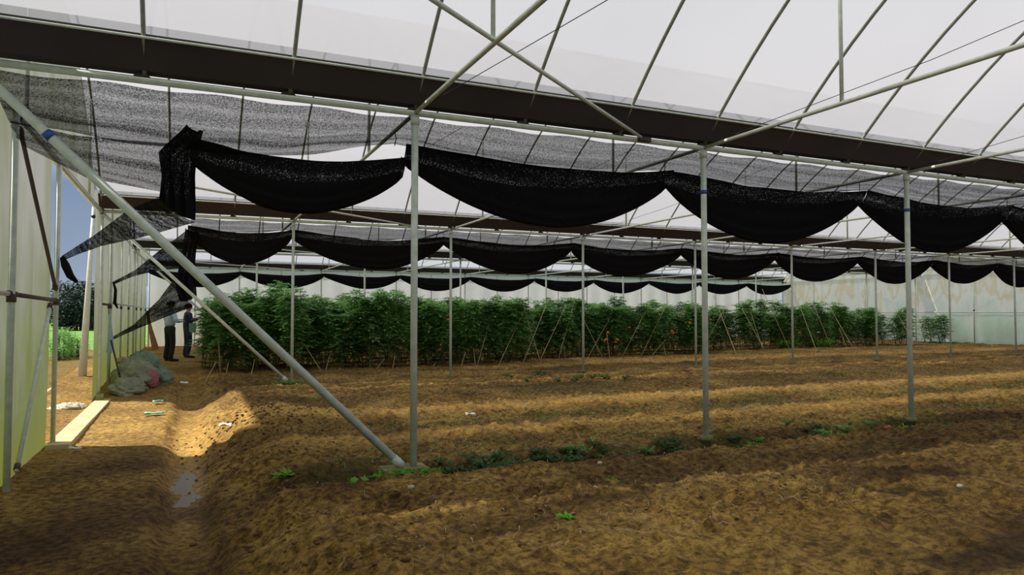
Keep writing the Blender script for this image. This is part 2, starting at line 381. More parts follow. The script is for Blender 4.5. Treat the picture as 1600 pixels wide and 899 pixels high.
# ------------------------------------------------------------------ ground and view outside the doorway
mb = MB()
def outz(x, y): return -.33 + .05 * math.sin(x * 1.7 + y) - .25 * math.exp(-((x + 2.35) / .28) ** 2) * (1 if y < 60 else 0)
mb.grid(lambda u, v: (-2.4 - 12 * (1 - u) ** 1.6 if u > .001 else -14.4, -10 + 50 * v, outz(-2.4 - 12 * (1 - u) ** 1.6, -10 + 50 * v) - .0), 60, 120)
o = mb.build('yard', 'soil'); tag(o, kind='structure')
me = o.data; a = me.color_attributes.new('soil_and_light', 'FLOAT_COLOR', 'POINT')
a.data.foreach_set('color', np.tile(np.array([.35, .45, .15, 0], np.float32), len(me.vertices)))
mb = MB(); mb.grid(lambda u, v: (-420 + 405.7 * u, -60 + 560 * v, -.38), 4, 4); mb.grid(lambda u, v: (-14.6 + 400 * u, 39.8 + 460 * v, -.36), 4, 4)
tag(mb.build('field', 'field_grass'), kind='structure')
mb = MB()
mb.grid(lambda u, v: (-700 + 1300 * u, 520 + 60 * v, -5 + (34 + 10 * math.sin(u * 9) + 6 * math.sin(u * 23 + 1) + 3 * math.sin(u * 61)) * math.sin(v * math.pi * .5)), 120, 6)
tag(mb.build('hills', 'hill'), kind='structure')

# ------------------------------------------------------------------ films: roof and walls
def roof_film(name, ya, rows=True):
    mb = MB()
    # clamped on the gutter lips, lying just above the hoops between them
    ds = [.31] + [.4 + (SPAN - .8) * k / 26 for k in range(27)] + [SPAN - .31]
    xs = [XL - .16] + [X0 + BAY * (k / 3) for k in range(-3, 28)][1:] + [XR + .16]
    b = 0
    for j, d in enumerate(ds):
        for i, x in enumerate(xs):
            mb.v.append((x, ya + d, arch(d) + .045))
    n = len(xs)
    for j in range(len(ds) - 1):
        for i in range(n - 1): a = j * n + i; mb.f.append((a, a + 1, a + n + 1, a + n))
    tag(mb.build(name, 'film_roof'), kind='structure')
for i, ya in enumerate([ROW[0] - 2 * SPAN, ROW[0] - SPAN] + ROW[:3]): roof_film('ceiling', ya)

def gable(mb, x, ya, zb=H):
    ys = [ya + SPAN * k / 20 for k in range(21)]; b = len(mb.v)
    for y in ys: mb.v.append((x, y, zb)); mb.v.append((x, y, max(arch(y - ya) + .02, 3.84)))
    for k in range(20): a = b + 2 * k; mb.f.append((a, a + 2, a + 3, a + 1))
def panel(mb, x, y0, y1, z0, z1, amp=.02, n=14):
    mb.grid(lambda u, v: (x + amp * math.sin((y0 + (y1 - y0) * u) * 5.3 + v * 1.3) * math.sin(v * 3.1), y0 + (y1 - y0) * u, z0 + (z1 - z0) * v), n, 8)
DO0, DO1 = 10.95, 15.75          # doorway
mb = MB()
XW = XL - .10
for ya in [ROW[0] - 2 * SPAN, ROW[0] - SPAN] + ROW[:3]: gable(mb, XW, ya)
panel(mb, XW, -11.4, 8.3, -.36, H, n=60); panel(mb, XW, 8.3, DO0, -.36, H); panel(mb, XW, DO1, ROW[3], -.34, H, n=90)
tag(mb.build('wall_left', 'film_left'), 'stained translucent plastic film wall with a doorway', kind='structure')
mb = MB()
for ya in [ROW[0] - SPAN] + ROW[:3]: gable(mb, XR + .10, ya)
panel(mb, XR + .10, ROW[0] - SPAN, ROW[3], -.1, H, n=120)
tag(mb.build('wall_right', 'film_right'), kind='structure')
mb = MB()
mb.grid(lambda u, v: (XL + (XR - XL) * u, ROW[3] + .06 + .02 * math.sin(u * 240) * math.sin(v * 3), -.1 + (3.84 + .1) * v), 240, 6)
tag(mb.build('wall_back', 'film_back'), kind='structure')

# ------------------------------------------------------------------ wall framing
def stud(y, z0, z1, r, label, x=XL, name='wall_stud', group=None, mat='zinc'):
    base = (x, y, z0); m = MB().tube((x, y, z0), (x, y, z1), r)
    t = empty(name, base); m.build('tube', mat, t)
    c = MB(); c.tube((x, y, 1.60), (x, y, 1.68), r * 1.35, n=8); c.build('clamp', 'rust_steel', t)
    tag(t, label, 'post', group)
def lstud(y, label, r=.026): stud(y, gz(XL, y) - .05, H, r, label)
lstud(8.30, 'grey tube upright in the left film wall, nearest to the camera', .032)
lstud(10.85, 'grey tube upright on the near side of the open doorway', .030)
lstud(17.70, 'grey upright in the left wall just past the hanging pale blue cloth', .034)
for y, w in ((20.5, 'first thin upright beyond the heap of sacks'), (22.9, 'second thin upright beyond the heap of sacks'), (26.2, 'third thin upright beyond the heap of sacks'), (28.6, 'fourth thin upright beyond the heap of sacks'), (31.4, 'fifth thin upright beyond the heap of sacks')):
    lstud(y, w + ' in the left film wall', .022)
def rail(p0, p1, r, label, name='wall_rail', mat='zinc'):
    t = empty(name, p0); MB().tube(p0, p1, r).build('tube', mat, t)
    d = (Vector(p1) - Vector(p0)).normalized()
    for p, s in ((Vector(p0), 1), (Vector(p1), -1)): MB().tube(p + d * s * .02, p + d * s * .09, r * 1.4, n=8).build('clamp', 'rust_steel', t)
    tag(t, label, 'rail')
rail((XL, 8.36, 1.68), (XL, 10.80, 1.66), .024, 'rusty horizontal rail across the film panel before the doorway', mat='rust_steel')
rail((XL, 1.0, 1.68), (XL, 8.24, 1.68), .024, 'horizontal rail at the left edge, in front of the nearest upright')
rail((XL, 15.92, 1.68), (XL, 17.64, 1.68), .024, 'short rusty rail above the hanging pale blue cloth', mat='rust_steel')
rail((XL, 17.76, 1.72), (XL, 33.9, 1.72), .022, 'long horizontal rail on the left wall behind the people')
rail((XL, 8.36, H - .04), (XL, 15.8, H - .04), .026, 'header rail above the open doorway')
rail((XL, 8.48, 3.36), (XL, 10.80, 1.80), .022, 'rusty diagonal brace on the upper half of the doorway side panel', 'wall_brace', 'rust_steel')
rail((XL, 10.45, 1.62), (XL, 8.72, -.12), .022, 'grey diagonal brace on the lower half of the doorway side panel', 'wall_brace')
for k in range(10):
    y = ROW[3] - .0 - k * SPAN / 3 * 0.999
    if k in (0, 3, 6, 9): continue
    stud(y + (.0 if k else -.02), .0, H, .03, f'grey upright in the stained right wall, {ordn(k - 1)} from its far corner', XR - .0)
for zz, w in ((1.56, 'long middle rail on the stained right end wall'), (H - .06, 'long top rail on the stained right end wall')):
    rail((XR - .02, ROW[0], zz), (XR - .02, ROW[3], zz), .028, w)
rail((XL, ROW[3] - .02, 1.7), (XR, ROW[3] - .02, 1.7), .02, 'long middle rail on the white back wall behind the plants')
for k in range(-1, 9):
    x = X0 + BAY * (k + .5); t = empty('wall_stud', (x, ROW[3], 0)); MB().tube((x, ROW[3], 0), (x, ROW[3], H), .022).build('tube', 'zinc', t)
    MB().tube((x, ROW[3], 1.64), (x, ROW[3], 1.76), .03, n=8).build('clamp', 'rust_steel', t)
    tag(t, f'thin upright in the white back wall, {ordn(k + 1)} bay from the left', 'post', 'thin uprights in the back wall')

# ------------------------------------------------------------------ posts in rows
RN = ['front', 'second', 'third', 'back']
def post(x, y, label, r=.033, foot='cone', tape=None):
    z0 = 0.0 if x > 0 else -.18
    t = empty('support_post', (x, y, z0)); MB().tube((x, y, z0 - .03), (x, y, H - .03), r, n=12).build('tube', 'zinc', t)
    g = min(gz(x, y) - .08 - z0, -.12)
    if foot == 'cone':
        m = MB(); m.path([(x, y, z0 + g), (x, y, z0 - .02), (x, y, z0 - .015), (x, y, z0 + .035)], [.055, .062, .082, .078], 12); m.build('concrete_footing', 'mossy_concrete', t)
    elif foot == 'block':
        m = MB(); m.box((x - .10, y, -.085), (.46, .26, .17), taper=.94); m.build('concrete_footing', 'mossy_concrete', t, smooth=False)
    m = MB(); m.tube((x, y, H - .12), (x, y, H - .03), r * 1.25, n=12); m.build('collar', 'zinc', t)
    if tape is not None: MB().tube((x, y, tape), (x, y, tape + .045), r + .004, n=12).build('tape_band', 'blue_tape', t)
    tag(t, label, 'post')
for i, y in enumerate(ROW):
    for k in range(-1, 10):
        x = X0 + k * BAY
        n = k + 1
        if i == 0 and k == -1: where = 'at the left wall, foot of the front row'
        lab = f'galvanised post of the {RN[i]} row, ' + ('at the left end wall' if k == -1 else 'at the right end wall' if k == 9 else f'{ordn(k)} from the left with soil around it')
        if i == 0 and k == 0: lab = 'tall galvanised post, nearest one, on a mossy concrete block'
        if i == 0 and k == 1: lab = 'tall galvanised post with blue tape, second of the front row, on a mossy round footing'
        if i == 0 and k == 2: lab = 'tall galvanised post, third of the front row, towards the right edge'
        if i == 1 and k == -1: lab = 'grey post on the far side of the open doorway, foot of it on the curb'
        post(x, y, lab, .035 if i == 0 else .031, 'block' if (i == 0 and k == 0) else ('cone' if i < 3 else None), {1: 2.93, 2: 2.93}.get(k) if i == 0 else None)
# long diagonal braces in each row plane, from the end wall down to the first inner post
for i, y in enumerate(ROW[:3]):
    p0 = Vector((XL + .06, y - .05, H - .10)); p1 = Vector((X0 - .13, y - .05, .02)) if i == 0 else Vector((X0 - .10, y - .04, .05))
    t = empty('diagonal_brace', p1); MB().tube(p0, p1, .038 if i == 0 else .033, n=12).build('tube', 'zinc', t)
    d = (p1 - p0).normalized(); s = p0 + d * (.62 if i == 0 else 2.2)
    if i == 0: MB().tube(s, s + d * .06, .042, n=12).build('tape_band', 'blue_tape', t)
    MB().tube(p1 - d * .12, p1, .045, n=10).build('foot_clamp', 'zinc', t)
    tag(t, ['long thick diagonal brace from upper left down to the nearest post', 'long diagonal brace to the first post of the second row', 'diagonal brace at the left end of the third row, behind the plants'][i], 'brace')

# ------------------------------------------------------------------ gutters, hoops, ties
for i, y in enumerate([ROW[0] - SPAN] + ROW):
    t = empty('roof_gutter', (XL, y, H)); nm = ['rear', 'front', 'second', 'third', 'back'][i]
    MB().tube((XL, y, H), (XR, y, H), .032, n=12).build('beam_pipe', 'zinc', t)
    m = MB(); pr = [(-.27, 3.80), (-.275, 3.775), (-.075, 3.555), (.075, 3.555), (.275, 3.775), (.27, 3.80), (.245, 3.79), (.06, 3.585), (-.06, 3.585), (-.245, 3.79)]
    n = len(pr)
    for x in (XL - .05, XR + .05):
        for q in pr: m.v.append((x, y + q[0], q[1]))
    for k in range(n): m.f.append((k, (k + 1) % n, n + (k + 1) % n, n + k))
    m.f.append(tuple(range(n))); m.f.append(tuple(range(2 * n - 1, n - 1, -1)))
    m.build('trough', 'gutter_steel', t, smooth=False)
    for s in (-1, 1):
        MB().tube((XL, y + s * .285, 3.765), (XR, y + s * .285, 3.765), .011, n=8).build('film_clip_rail', 'zinc', t)
    if i:
        for k in range(-3, 28):
            x = X0 + k * BAY / 3; m = MB(); m.box((x - .02, y, H + .04), (.13, .08, .035), taper=.6); m.build('saddle_bracket', 'gutter_steel', t, smooth=False)
    tag(t, f'dark roof gutter on a galvanised pipe along the {nm} row of posts', 'gutter')
hoop_me = {}
def hoop_mesh(n=32, r=.019):
    m = MB(); m.path([(0, SPAN * (k / n), arch(SPAN * k / n) - H) for k in range(n + 1)], r, 8); return m.mesh('hoop')
HM = hoop_mesh()
SPN = ['nearest', 'second', 'third', 'farthest']
for i, ya in enumerate([ROW[0] - SPAN] + ROW[:3]):
    for k in range(-3, 28):
        x = X0 + k * BAY / 3
        if i == 0 and k > 20: continue
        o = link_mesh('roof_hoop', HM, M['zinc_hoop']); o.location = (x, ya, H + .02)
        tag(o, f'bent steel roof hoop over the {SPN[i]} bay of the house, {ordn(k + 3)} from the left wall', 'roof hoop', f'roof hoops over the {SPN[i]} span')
    for k in range(-1, 10):
        x = X0 + k * BAY; xx = x
        t = empty('tie_bar', (xx, ya, H)); MB().tube((xx, ya, H), (xx, ya + SPAN, H), .022).build('chord', 'zinc', t)
        for d in (2.0, SPAN - 2.0):
            MB().tube((xx, ya + d, H), (xx, ya + d, arch(d)), .019, n=8).build('strut', 'zinc', t)
        tag(t, f'horizontal tie bar across the {SPN[i]} span with two struts, {ordn(k + 1)} from the left wall', 'tie bar', f'tie bars across the {SPN[i]} span')
    # diagonal wind bars lying on the ties at the left end
    y1 = ya + SPAN
    p0 = Vector((X0 + 2.71, y1 - .02, H + .02)); dd = Vector((-2.71, -2.0, 0)).normalized()
    p1 = p0 + dd * 6.2
    t = empty('wind_brace', p0); MB().tube(p0, p1, .019).build('tube', 'zinc', t); MB().box(p0 + Vector((0, -.02, -.02)), (.16, .07, .05)).build('end_clamp', 'rust_steel', t)
    tag(t, f'diagonal wind bar crossing the first tie bar of the {SPN[i]} span', 'brace')
    # thin wires under the film
    for k in (0, 1, 2):
        xx = X0 + k * BAY
        m = MB(); m.path([(xx + .02, y1, H + .03), (xx + 1.0, y1 - 2.2, H + .50), (xx + 2.2, y1 - 4.5, H + 1.2)], .004, 5)
        tag(m.build('support_wire', 'rope', base=(xx, y1, H)), f'thin wire rising from the {ordn(k)} tie bar of the {SPN[i]} span', 'wire')

# ------------------------------------------------------------------ shade nets
def rnd(seed): return random.Random(seed)
def swag(y0, xa, xb, parent, seed, w=.62, drop=.52, ztop=3.36, base=.17):
    r = rnd(seed); ph = r.uniform(0, 6); sk = r.uniform(.95, 1.25); dk = r.uniform(.9, 1.08)
    def fn(u, v):
        s = max(math.sin(math.pi * (u ** sk)), 0)
        zt = ztop - .13 * s
        d = base + drop * dk * s ** .68
        sec = math.sin(math.pi * v) ** .62 if 0 < v < 1 else 0
        y = y0 + w * (v + .10 * math.sin(2 * math.pi * v)) * (.35 + .65 * s ** .5)
        z = zt - d * sec - .10 * max(0, v - .5) * 2
        fold = .016 * math.sin(v * 46 + ph + 1.3 * math.sin(u * 3 + ph)) * s + .02 * (float(vnoise(np.array([u * 9.]), np.array([v * 5.]), seed)[0]) - .5)
        return (xa + (xb - xa) * u, y - fold * 1.2, z + fold * .7)
    m = MB(); m.grid(fn, 44, 40); m.build('swag', 'net_swag', parent)
def flat_net(y0, y1, xa, xb, parent, z0=H - .05, ztop=3.36, left=True):
    n = int((xb - xa) / .12)
    def fn(u, v):
        x = xa + (xb - xa) * u; k = (x - X0) / BAY; fr = k - math.floor(k); s = math.sin(math.pi * fr)
        zt = ztop - .13 * s - (.15 * min(1, max(0, (X0 - x) / 1.2)) if parent is n1 else 0)
        z = z0 * (1 - v) + zt * v - .05 * math.sin(math.pi * v) * (1 + s) + .012 * math.sin(x * 7 + v * 9)
        return (x, y0 + (y1 - y0) * v, z)
    m = MB(); m.grid(fn, n, 8); m.build('net_sheet', 'net_sheet', parent)
def tailsheet(pts0, pts1, parent, name='net_tail', mat='net_tail', nu=24, nv=16, fold=.05, seed=1):
    # a gathered strip between two edges, each edge a list of points
    def along(P, u):
        P = [Vector(p) for p in P]; k = u * (len(P) - 1); i = min(int(k), len(P) - 2); return P[i].lerp(P[i + 1], k - i)
    def fn(u, v):
        a = along(pts0, u); b = along(pts1, u); p = a.lerp(b, v); w = (b - a).length
        q = fold * min(1, w * 1.5) * math.sin(v * 21 + seed + 2 * math.sin(u * 4))
        return p + Vector((q * .4, q, -.04 * math.sin(math.pi * v)))
    m = MB(); m.grid(fn, nu, nv); return m.build(name, mat, parent)
fx = lambda k: X0 + k * BAY
n1 = empty('shade_net', (XL, ROW[0], H))
flat_net(ROW[0] + .04, 7.55, XL + .1, XR - .08, n1)
swag(7.52, -.02, fx(0) + .12, n1, 101, drop=.30, ztop=3.20)
for k in range(0, 9): swag(7.52, fx(k) + .12, min(fx(k + 1) + .12, XR - .1), n1, 102 + k)
# the gathered left end, hanging and drawn down to the doorway stud
tailsheet([(-.06, 7.55, 3.34), (-.30, 7.6, 3.05), (-.28, 7.8, 2.62)], [(.10, 7.55, 3.30), (.06, 7.7, 3.0), (.02, 7.85, 2.44)], n1, 'gathered_end', 'net_swag', fold=.09)
tl = tailsheet([(-.28, 7.8, 2.66), (-.62, 8.7, 2.62), (-1.05, 9.7, 2.42), (XL + .05, 10.84, 2.24)], [(.04, 7.9, 2.42), (-.40, 9.0, 2.38), (-.98, 9.8, 2.30), (XL + .06, 10.86, 2.20)], n1, fold=.03)
tailsheet([(XL + .1, 7.5, 3.20), (-1.0, 7.5, 3.12), (-.16, 7.5, 3.12)], [(XL + .12, 8.15, 3.10), (-.95, 8.3, 2.86), (-.25, 8.1, 2.74)], n1, 'net_flap', 'net_sheet', fold=.02)
def hangers(n, y, k0, dz):
    for k in range(k0, 10):
        x = min(fx(k), XR - .12); MB().path([(x, y, H), (x + .02, y + .01, H - dz * .5), (x, y, H - dz)], .006, 5).build('hanger_cord', 'rope', n)
hangers(n1, 7.56, 0, .16)
m = MB(); m.path([(XL + .06, 10.84, 2.22), (XL + .10, 10.8, 2.12), (XL + .16, 10.78, 1.98), (XL + .24, 10.76, 1.90)], [.03, .05, .045, .02], 8); m.build('knot', 'net_swag', tl)
tag(n1, 'black shade net bunched in deep swags behind the front row of posts', 'shade net')
n2 = empty('shade_net', (XL, ROW[1], H))
flat_net(ROW[1] + .04, 16.45, .0, XR - .08, n2)
swag(16.42, -.06, fx(0) + .05, n2, 201)
for k in range(0, 9): swag(16.42, fx(k) + .05, min(fx(k + 1) + .05, XR - .1), n2, 202 + k)
tailsheet([(-.12, 16.45, 3.30), (-.20, 16.5, 2.6), (-.30, 16.6, 2.0), (-.18, 16.7, 1.75)], [(.16, 16.45, 3.24), (.12, 16.6, 2.7), (.10, 16.7, 2.3), (.12, 16.8, 1.86)], n2, 'gathered_end', 'net_swag', fold=.09)
tl = tailsheet([(-.10, 16.45, 3.26), (-.60, 16.9, 2.85), (-1.1, 17.3, 2.42), (XL + .05, 17.66, 2.18)], [(-.12, 16.6, 2.45), (-.62, 16.9, 2.40), (-1.1, 17.3, 2.30), (XL + .06, 17.68, 2.14)], n2, fold=.06)
tailsheet([(-.22, 16.8, 2.45), (-.60, 17.0, 1.80), (-1.1, 17.3, 1.25), (XL + .06, 17.66, .98)], [(.05, 17.0, 1.62), (-.48, 17.2, 1.40), (-1.1, 17.4, 1.12), (XL + .07, 17.68, .94)], n2, fold=.07)
m = MB(); m.path([(XL + .06, 17.66, 2.18), (XL + .11, 17.6, 2.0), (XL + .10, 17.6, 1.72), (XL + .16, 17.6, 1.60)], [.02, .03, .035, .015], 8); m.build('knot', 'net_swag', tl)
hangers(n2, 16.46, 0, .16)
tag(n2, 'black shade net in swags behind the second row, its end hanging near the people', 'shade net')
n3 = empty('shade_net', (XL, ROW[3], H))
for k in range(-1, 9): swag(33.2, fx(k), fx(k + 1), n3, 302 + k, w=.5, drop=.45, ztop=3.33, base=.12)
hangers(n3, 33.25, -1, .18)
tag(n3, 'black shade net in shallow swags along the white back wall', 'shade net')

# ------------------------------------------------------------------ curb, pipe, cloth, litter by the doorway
t = empty('concrete_curb', (-1.42, 9.9, -.3)); m = MB()
pa = on(104, 700, 2, -.22); pb = on(156, 646, 2, -.22)
def slab(m, a, b, w, z0, z1):
    a = Vector(a); b = Vector(b); d = (b - a); d.z = 0; d.normalize(); n = Vector((-d.y, d.x, 0)) * w / 2
    k = len(m.v)
    for z in (z0, z1):
        for p in (a - n, b - n, b + n, a + n): m.v.append((p.x, p.y, z))
    for q in ((0, 3, 2, 1), (4, 5, 6, 7), (0, 1, 5, 4), (1, 2, 6, 5), (2, 3, 7, 6), (3, 0, 4, 7)): m.f.append(tuple(k + i for i in q))
slab(m, (-1.50, 10.6, 0), (-1.50, 13.1, 0), .26, -.36, -.17); slab(m, (-1.50, 13.13, 0), (-1.50, 15.95, 0), .26, -.36, -.175)
m.build('slab', 'curb_concrete', t, smooth=False); MB().box((-1.55, 15.82, -.12), (.13, .13, .13)).build('post_block', 'mossy_concrete', t, smooth=False)
tag(t, 'sunlit pale concrete curb on the ground across the doorway', 'curb')
m = MB(); slab(m, (-2.75, 14.0, 0), (-2.75, 24, 0), .28, -.5, -.22); tag(m.build('outer_curb', 'curb_concrete', smooth=False, base=(-2.75, 14, -.5)), 'low concrete edge outside the doorway beside a dark ditch', 'curb')
pz0 = on(127, 614, 2, -.35); pz1 = on(147, 318, 1, pz0.y + .05)
t = empty('white_tube', pz0); m = MB(); m.path([pz0, pz0.lerp(pz1, .5), pz1], [.095, .062, .035], 14); m.build('rolled_sheet', 'white_pipe', t)
m = MB(); m.path([pz1 - Vector((0, 0, .35)), pz1 - Vector((.01, .01, .28))], .05, 12); m.build('tie', 'rope', t)
tag(t, 'tall white rolled plastic tube leaning outside the doorway', 'tube')
m = MB()
def clothf(u, v):
    w = .10 + .22 * v ** .8; y = 16.9 + (u - .5) * w * 2.2
    return (XL + .09 + .05 * math.sin(u * 12 + v * 3) * v, y, 1.50 - .78 * v - .05 * math.sin(u * 3.1) * v)
m.grid(clothf, 16, 16); t = empty('hanging_cloth', (XL + .09, 16.9, .7)); m.build('cloth', 'cloth_blue', t); MB().tube((XL + .05, 16.9, 1.48), (XL + .05, 16.9, 1.70), .008, n=6).build('string', 'rope', t)
tag(t, 'pale blue cloth hanging from the rail beside the doorway post', 'cloth')
def lumpy(name, c, r, mat, label, cat, seed, rot=0, amp=.16, parts=True):
    m = MB(); rr = rnd(seed); seg, rings = 56, 34; v = []
    for j in range(rings + 1):
        th = math.pi * j / rings
        for i in range(seg):
            ph = 2 * math.pi * i / seg
            d = Vector((math.sin(th) * math.cos(ph), math.sin(th) * math.sin(ph), -math.cos(th)))
            n_ = float(fbm(np.array([d.x * 1.7 + d.z * 2.1 + seed]), np.array([d.y * 1.9 - d.z * 1.3 + 5]), seed, 4)[0]) - .5
            fo = abs(math.sin(d.z * 8 + 3 * n_ * 9 + ph * 2)) * .14 + .10 * abs(float(vnoise(np.array([d.x * 5 + seed]), np.array([d.y * 5 + d.z * 4]), seed + 3)[0]) - .5)
            k = 1 + amp * 3.2 * n_ - fo
            p = Vector((d.x * r[0] * k, d.y * r[1] * k, max(d.z, -.62) * r[2] * k)); p.rotate(Matrix.Rotation(rot, 3, 'Z')); m.v.append(tuple(p + Vector(c)))
    for j in range(rings):
        for i in range(seg): a = j * seg + i; b = j * seg + (i + 1) % seg; m.f.append((a, b, b + seg, a + seg))
    o = m.build(name, mat, base=tuple(c)); tag(o, label, cat); return o
lumpy('sack', (-1.12, 16.6, -.06), (.36, .45, .24), 'sack_grey', 'flat grey sack on the ground at the front of the heap', 'sack', 3)
lumpy('sack', (-1.06, 17.2, .12), (.44, .45, .40), 'sack_grey', 'large slumped grey-green sack in the middle of the heap', 'sack', 5)
lumpy('sack', (-.98, 18.1, .22), (.44, .50, .42), 'sack_teal', 'teal-grey net bundle on top at the back of the heap', 'sack', 8)
lumpy('sack', (-.62, 17.9, .0), (.32, .50, .30), 'sack_teal', 'low teal net bundle at the walkway side of the heap', 'sack', 12)
lumpy('sack', (-.74, 17.08, .08), (.17, .2, .25), 'sack_pink', 'round pink sack among the grey-green ones', 'sack', 17, amp=.06)
lumpy('sack', (-1.30, 17.55, .46), (.15, .2, .10), 'straw', 'small tan sack on top of the heap beside the wall', 'sack', 19)
lumpy('plastic_sack', (-1.98, 15.0, -.24), (.34, .30, .13), 'sack_white', 'crumpled white sack on the ground at the foot of the white tube', 'sack', 23)
m = MB(); m.tube((XL + .12, 16.7, .95), (XL + .35, 16.9, -.12), .018); tag(m.build('garden_stick', 'rust_steel', base=(XL + .12, 16.7, 0)), 'thin dark stick leaning on the wall below the blue cloth', 'stick')
for k, (dy, tx, w) in enumerate(((0, .14, .10), (.4, .26, .08), (.8, .10, .10), (1.2, .30, .07))):
    y = 30.5 + dy; m = MB(); a = Vector((XL + .1, y, 1.6 - .12 * k)); b = Vector((XL + .25 + tx * .8, y + .1, -.02)); d = b - a
    Mx = d.to_track_quat('Z', 'X').to_matrix(); m.box((a + b) / 2, (w, .03, d.length), M_=Mx)
    tag(m.build('leaning_board', 'board_wood', smooth=False, base=tuple(b)), f'reddish board leaning on the left wall behind the people, {ordn(k)} from the camera', 'board', 'boards leaning on the left wall')
def scrap(px, py, w, h, mat, label, z=None, sd=1):
    p = on(px, py, 2, 0)
    for _ in range(4): p = on(px, py, 2, gz(p.x, p.y) + .02)
    m = MB(); m.grid(lambda u, v: (p.x + (u - .5) * w, p.y + (v - .5) * h, p.z + .03 + .02 * math.sin(u * 5 + sd) * math.cos(v * 6 + sd)), 8, 6)
    o = m.build('litter_scrap', mat, base=tuple(p)); tag(o, label, 'litter')
    sm = o.modifiers.new('thick', 'SOLIDIFY'); sm.thickness = .006
scrap(288, 600, .16, .22, 'white_litter', 'small white scrap in the far part of the trench')
scrap(241, 648, .30, .12, 'teal_plastic', 'thin teal plastic strip on the sunlit walkway')
scrap(247, 629, .18, .10, 'teal_plastic', 'small teal scrap just behind the longer teal strip', sd=2)
scrap(352, 667, .16, .14, 'white_litter', 'white crumpled scrap on the pale soil mound beside the trench', sd=3)
scrap(735, 650, .13, .12, 'white_litter', 'small white scrap on the pale furrow right of the nearest post', sd=4)
scrap(1385, 671, .20, .12, 'red_litter', 'red scrap of litter beside the third front post', sd=5)
scrap(1352, 670, .26, .10, 'teal_plastic', 'faded green strip of litter left of the red scrap', sd=6)
scrap(117, 704, .14, .05, 'white_litter', 'tiny pale scrap by the near end of the curb', sd=7)

# ------------------------------------------------------------------ loose soil, straw, stones
def clods():
    rr = rnd(77); m = MB()
    def add(x, y, s):
        z = gz(x, y); m.blob((x, y, z + s * .3), (s, s * rr.uniform(.7, 1.2), s * rr.uniform(.5, .8)), 7, 5, .22, rr.random())
    for _ in range(1500):
        y = 4.0 + 9 * rr.random() ** 1.6; x = rr.uniform(.25, 1 + y * .95)
        add(x, y, rr.choice([.005, .007, .009, .016]) * rr.uniform(.7, 1.3))
    for _ in range(420): add(rr.gauss(.95, .45), rr.gauss(10.4, .9), rr.uniform(.008, .024))
    for _ in range(260): add(rr.gauss(.55, .22), rr.uniform(4.3, 9.5), rr.uniform(.007, .020))
    tag(m.build('soil_clods', 'clod'), 'loose brown soil clods scattered over the tilled bed', 'soil', kind='stuff')
    m = MB()
    for _ in range(420):
        y = 4.0 + 8 * rr.random() ** 1.9; x = rr.uniform(.7, 1 + y * 1.0); z = gz(x, y) + .012
        a = rr.uniform(0, math.pi); L = .012 + .045 * rr.random() ** 2.2; dx, dy = math.cos(a) * L, math.sin(a) * L
        m.path([(x - dx, y - dy, z), (x, y, z + rr.uniform(.005, .03)), (x + dx, y + dy, z + rr.uniform(-.005, .02))], rr.uniform(.0015, .004), 4)
    tag(m.build('straw_litter', 'straw'), 'pale bits of dead stalk scattered on the soil', 'straw', kind='stuff')
clods()
def stone(px, py, r, label, mat='straw', sd=1):
    p = on(px, py, 2, 0)
    for _ in range(4): p = on(px, py, 2, gz(p.x, p.y) + r * .4)
    m = MB(); m.blob(tuple(p), (r, r * .8, r * .65), 10, 7, .12, sd); tag(m.build('stone', mat, base=tuple(p)), label, 'stone')
stone(634, 874, .034, 'tan rounded stone in the front soil, below the nearest post', 'clod', 1)
stone(642, 762, .030, 'pale stone just in front of the mossy concrete block', 'sack_white', 2)
stone(937, 724, .026, 'pale stone at the edge of the weedy ditch', 'sack_white', 3)
stone(1500, 760, .03, 'pale stone lying in the soil at lower right', 'sack_white', 4)
stone(800, 851, .02, 'dark lump beside the trench', 'clod', 5)
stone(302, 851, .03, 'dark clod in the trench near the camera', 'clod', 6)

# ------------------------------------------------------------------ weeds
def leaf_q(m, p, d, up, L, W):
    d = Vector(d).normalized(); s = d.cross(Vector(up)); 
    if s.length < 1e-4: s = Vector((1, 0, 0))
    s.normalize(); n = s.cross(d); p = Vector(p); b = len(m.v)
    m.v += [tuple(p), tuple(p + d * L * .5 + s * W - n * W * .2), tuple(p + d * L), tuple(p + d * L * .5 - s * W - n * W * .2)]
    m.f += [(b, b + 1, b + 2), (b, b + 2, b + 3)]
def weed_mesh(sd, n=60, L=.07, spread=.14, h=.10):
    rr = rnd(sd); m = MB()
    for k in range(10):
        a = rr.uniform(0, 6.28); q = rr.uniform(.4, 1.3); P = [Vector((0, 0, -.01)), Vector((math.cos(a) * spread * .5 * q, math.sin(a) * spread * .5 * q, h * rr.uniform(.5, 1))), Vector((math.cos(a) * spread * 1.2 * q, math.sin(a) * spread * 1.2 * q, h * rr.uniform(.2, 1.2)))]
        m.path(P, .003, 4)
        for j in range(n // 8):
            t = rr.uniform(.2, 2); i = min(int(t), 1); p = P[i].lerp(P[i + 1], t - i); b_ = rr.uniform(0, 6.28)
            leaf_q(m, p, (math.cos(b_), math.sin(b_), rr.uniform(-.2, .9)), (0, 0, 1), L * rr.uniform(.5, 1.1), L * .24)
    return m.mesh('weeds', smooth=False)
WM = [weed_mesh(i) for i in range(4)] + [weed_mesh(9, 40, .12, .10, .03)]
def weed(x, y, s, mat, label, group=None, v=0):
    me = WM[v]; key = (v, mat)
    if key not in WMM: c = me.copy(); c.materials.clear(); c.materials.append(M[mat]); WMM[key] = c
    o = bpy.data.objects.new('weed_clump', WMM[key]); COL.objects.link(o); o.location = (x, y, gz(x, y)); o.scale = (s, s, s); o.rotation_euler = (0, 0, rr_.uniform(0, 6))
    tag(o, label, 'weeds', group)
WMM = {}; rr_ = rnd(5)
